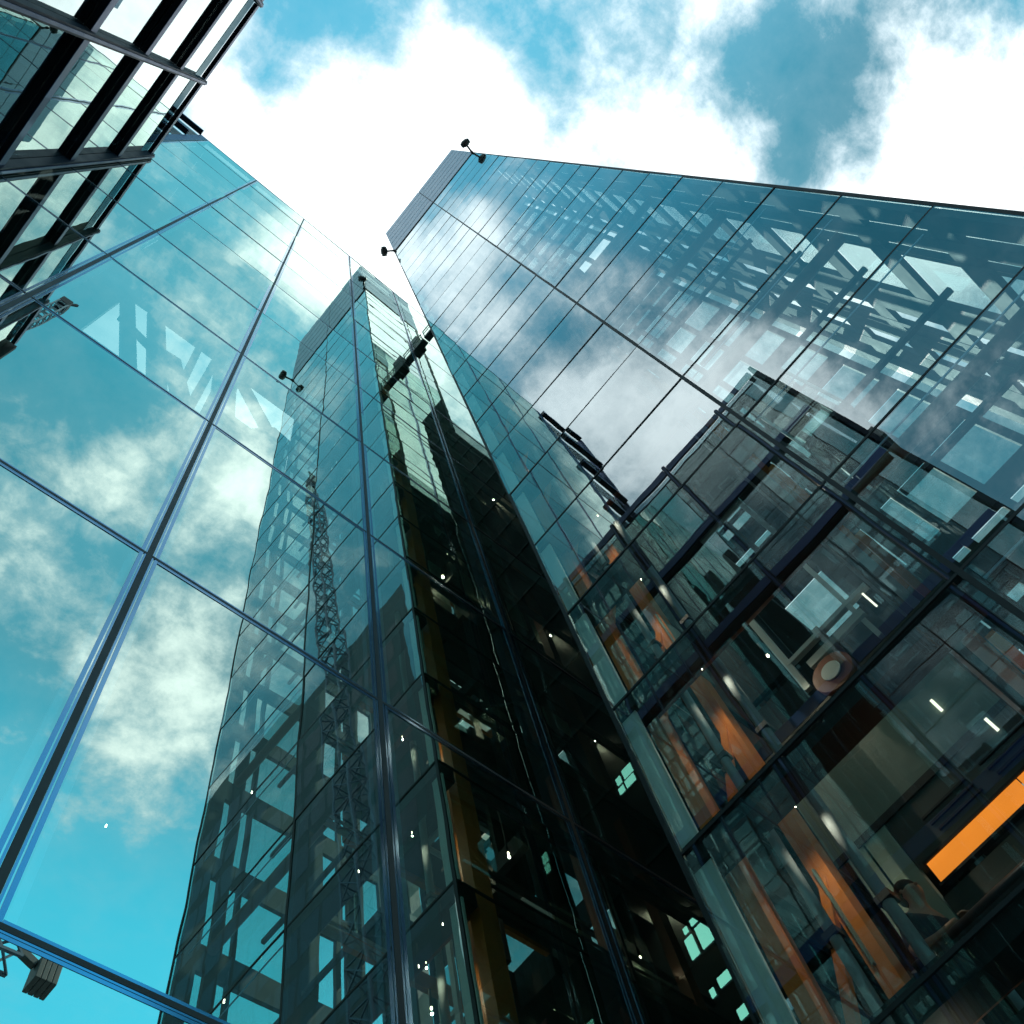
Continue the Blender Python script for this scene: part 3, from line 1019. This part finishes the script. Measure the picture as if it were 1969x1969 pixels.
def lattice(mb, a, c, w, n, th=0.12):
    a, c = Vector(a), Vector(c)
    d = (c - a).normalized()
    u = Vector((0, 0, 1)) if abs(d.z) < 0.9 else Vector((1, 0, 0))
    s = d.cross(u).normalized() * w / 2
    t = s.cross(d).normalized() * w / 2
    cor = (-s - t, s - t, s + t, -s + t)
    for k in cor:
        mb.bar(a + k, c + k, th * 1.5)
    for i in range(n):
        p, q = a.lerp(c, i / n), a.lerp(c, (i + 1) / n)
        for j in range(4):
            mb.bar(p + cor[j], q + cor[(j + 1) % 4], th)


def mirror(p):
    return (p[0], 2 * YL - p[1], p[2])


def boom(mb, a, c, wa, wc, n, th):
    a, c = Vector(a), Vector(c)
    ex, ey = Vector((1, 0, 0)), Vector((0, 1, 0))
    cor = ((-1, -1), (1, -1), (1, 1), (-1, 1))
    def P_(i, k):
        f_ = i / n
        w_ = (wa + (wc - wa) * f_) / 2
        return a.lerp(c, f_) + ex * (cor[k][0] * w_) + ey * (cor[k][1] * w_)
    for k in range(4):
        mb.bar(P_(0, k), P_(n, k), th * 1.7)
    for i in range(n):
        for k in range(4):
            j = (k + 1) % 4
            mb.bar(P_(i, k), P_(i + 1, j) if i % 2 else P_(i, j), th)
            if i % 2:
                mb.bar(P_(i, j), P_(i + 1, k), th)


YA0, YA1 = 2 * YL - 58.0, 2 * YL - 77.8
ca = thing('tower_crane', W(-26, 2 * YL - 52, GZ), 'luffing crane with a long lattice boom, mirrored at the left of the glass wall', 'crane')
m_ = MB()
boom(m_, (-25.8, 2 * YL - 52.5, GZ), (-26.2, 2 * YL - 55.6, 60), 3.2, 3.2, 20, 0.3)
m_.build('mast', M['crane'], ca)
m_ = MB()
boom(m_, (-26.2, 2 * YL - 55.6, 61), (-28.9, YA1, 268), 3.2, 2.4, 62, 0.15)
m_.build('jib', M['crane'], ca)
m_ = MB()
m_.box(-30.3, -27.6, YA1 - 1.3, YA1 + 1.3, 268.1, 273)
m_.bar((-28.5, YA1, 272.9), (-26.8, YA1, 277), 0.6)
m_.build('jib_head', M['black'], ca)
m_ = MB()
m_.box(-28.3, -24.6, 2 * YL - 58.0, 2 * YL - 53.4, 60.02, 60.9)
m_.build('slewing_deck', M['crane'], ca)
KB = 3.0
YBk = 2 * YL - 40 * KB
cb = thing('tower_crane', W(-90, YBk, GZ), 'crane counter jib with a grey ballast block mirrored at the bottom left corner', 'crane')
m_ = MB()
boom(m_, (-90, YBk, GZ), (-90, YBk, 119), 6, 6, 20, 0.5)
m_.build('mast', M['crane'], cb)
m_ = MB()
lattice(m_, (-93, YBk, 40.2 * KB), (10.9 * KB, YBk, 40.9 * KB), 4.2, 40, 0.34)
m_.build('counter_jib', M['crane'], cb)
m_ = MB()
for i_ in range(4):
    m_.box((11.85 + 0.29 * i_) * KB, (12.12 + 0.29 * i_) * KB, YBk - 1.7, YBk + 1.7, 39.55 * KB, 40.95 * KB)
m_.bar((10.8 * KB, YBk, 41.2 * KB), (11.84 * KB, YBk, 40.7 * KB), 1.2)
m_.build('ballast', M['steel'], cb, bevel=0.05)

# ------------------------------------------------------------------ person leaning on the lobby handrail


def skin_mesh(name, verts, edges, radii, m, parent, sub=2):
    me = bpy.data.meshes.new(name)
    off = parent_loc(parent)
    me.from_pydata([W(*v) - off for v in verts], edges, [])
    me.materials.append(m)
    o = bpy.data.objects.new(name, me)
    COL.objects.link(o)
    o.parent = parent
    sk = o.modifiers.new('skin', 'SKIN')
    sk.use_smooth_shade = True
    for i, r in enumerate(radii):
        rr = r if isinstance(r, tuple) else (r, r)
        me.skin_vertices[0].data[i].radius = (rr[0] * S, rr[1] * S)
    me.skin_vertices[0].data[0].use_root = True
    sb = o.modifiers.new('smooth', 'SUBSURF')
    sb.levels = sb.render_levels = sub
    return o


P = thing('person', W(12.1, 2.9, 6.9), 'person in a dark shirt leaning on the lobby handrail with one arm stretched along it', 'person')
V = [(12.15, 2.98, 8.62), (12.14, 2.97, 9.05), (12.10, 2.93, 9.45), (12.06, 2.86, 9.68), (12.03, 2.79, 9.80), (11.97, 2.70, 9.93), (12.00, 2.74, 10.10),
     (11.84, 2.98, 9.60), (11.80, 3.14, 9.15), (11.72, 2.72, 9.02), (11.64, 2.38, 8.98),
     (12.30, 2.82, 9.60), (12.34, 2.86, 9.15), (12.10, 2.50, 9.05), (11.92, 2.28, 9.05),
     (12.05, 3.04, 8.5), (12.02, 3.05, 7.75), (12.08, 3.12, 7.0), (11.84, 3.06, 6.95),
     (12.26, 2.92, 8.5), (12.28, 2.90, 7.75), (12.32, 2.98, 7.0), (12.1, 2.86, 6.95)]
E_ = [(0, 1), (1, 2), (2, 3), (3, 4), (4, 5), (5, 6), (3, 7), (7, 8), (8, 9), (9, 10), (3, 11), (11, 12), (12, 13), (13, 14),
      (0, 15), (15, 16), (16, 17), (17, 18), (0, 19), (19, 20), (20, 21), (21, 22)]
RD = [0.30, 0.28, 0.32, 0.22, 0.095, 0.145, 0.185, 0.14, 0.10, 0.08, 0.055, 0.14, 0.10, 0.08, 0.055,
      0.18, 0.13, 0.09, 0.07, 0.18, 0.13, 0.09, 0.07]
skin_mesh('body', V, E_, RD, M['skin'], P)
sv = [0, 1, 2, 3, 7, 8, 11, 12]
mp = {v: i for i, v in enumerate(sv)}
skin_mesh('shirt', [V[i] for i in sv], [(mp[a], mp[b]) for a, b in E_ if a in mp and b in mp],
          [RD[i] * 1.14 for i in sv], M['shirt'], P)
tv = [0, 15, 16, 17, 19, 20, 21]
mp = {v: i for i, v in enumerate(tv)}
skin_mesh('trousers', [V[i] for i in tv], [(mp[a], mp[b]) for a, b in E_ if a in mp and b in mp],
          [RD[i] * 1.18 for i in tv], M['trousers'], P)
skin_mesh('hair', [(12.09, 2.86, 9.93), (12.08, 2.84, 10.08), (12.03, 2.77, 10.17), (11.95, 2.68, 10.20)], [(0, 1), (1, 2), (2, 3)], [0.12, 0.19, 0.19, 0.13], M['hair'], P)
skin_mesh('ear', [(11.83, 2.80, 9.98), (11.82, 2.81, 10.04)], [(0, 1)], [0.03, 0.035], M['skin'], P, 1)
fh = MB()
fx = []
hv, he, hrad = [], [], []
for base, sgn in (((11.64, 2.38, 8.98), 1),):
    for j in range(5):
        dy = (-0.05, -0.025, 0.0, 0.025, 0.06)[j]
        ln = (0.15, 0.17, 0.18, 0.165, 0.10)[j]
        b0 = len(hv)
        bx = Vector(base)
        hv += [bx + Vector((dy, -0.04, 0.0)), bx + Vector((dy * 1.3, -0.04 - ln * 0.55, -0.01)), bx + Vector((dy * 1.4, -0.04 - ln * 0.9, -0.06))]
        he += [(b0, b0 + 1), (b0 + 1, b0 + 2)]
        hrad += [0.022, 0.018, 0.015]
for j in range(5):
    i = 3 * j
    skin_mesh('finger', [tuple(v) for v in hv[i:i + 3]], [(0, 1), (1, 2)], hrad[i:i + 3], M['skin'], P, 1)
skin_mesh('nose', [(11.87, 2.60, 9.99), (11.84, 2.56, 9.95)], [(0, 1)], [0.035, 0.03], M['skin'], P, 1)
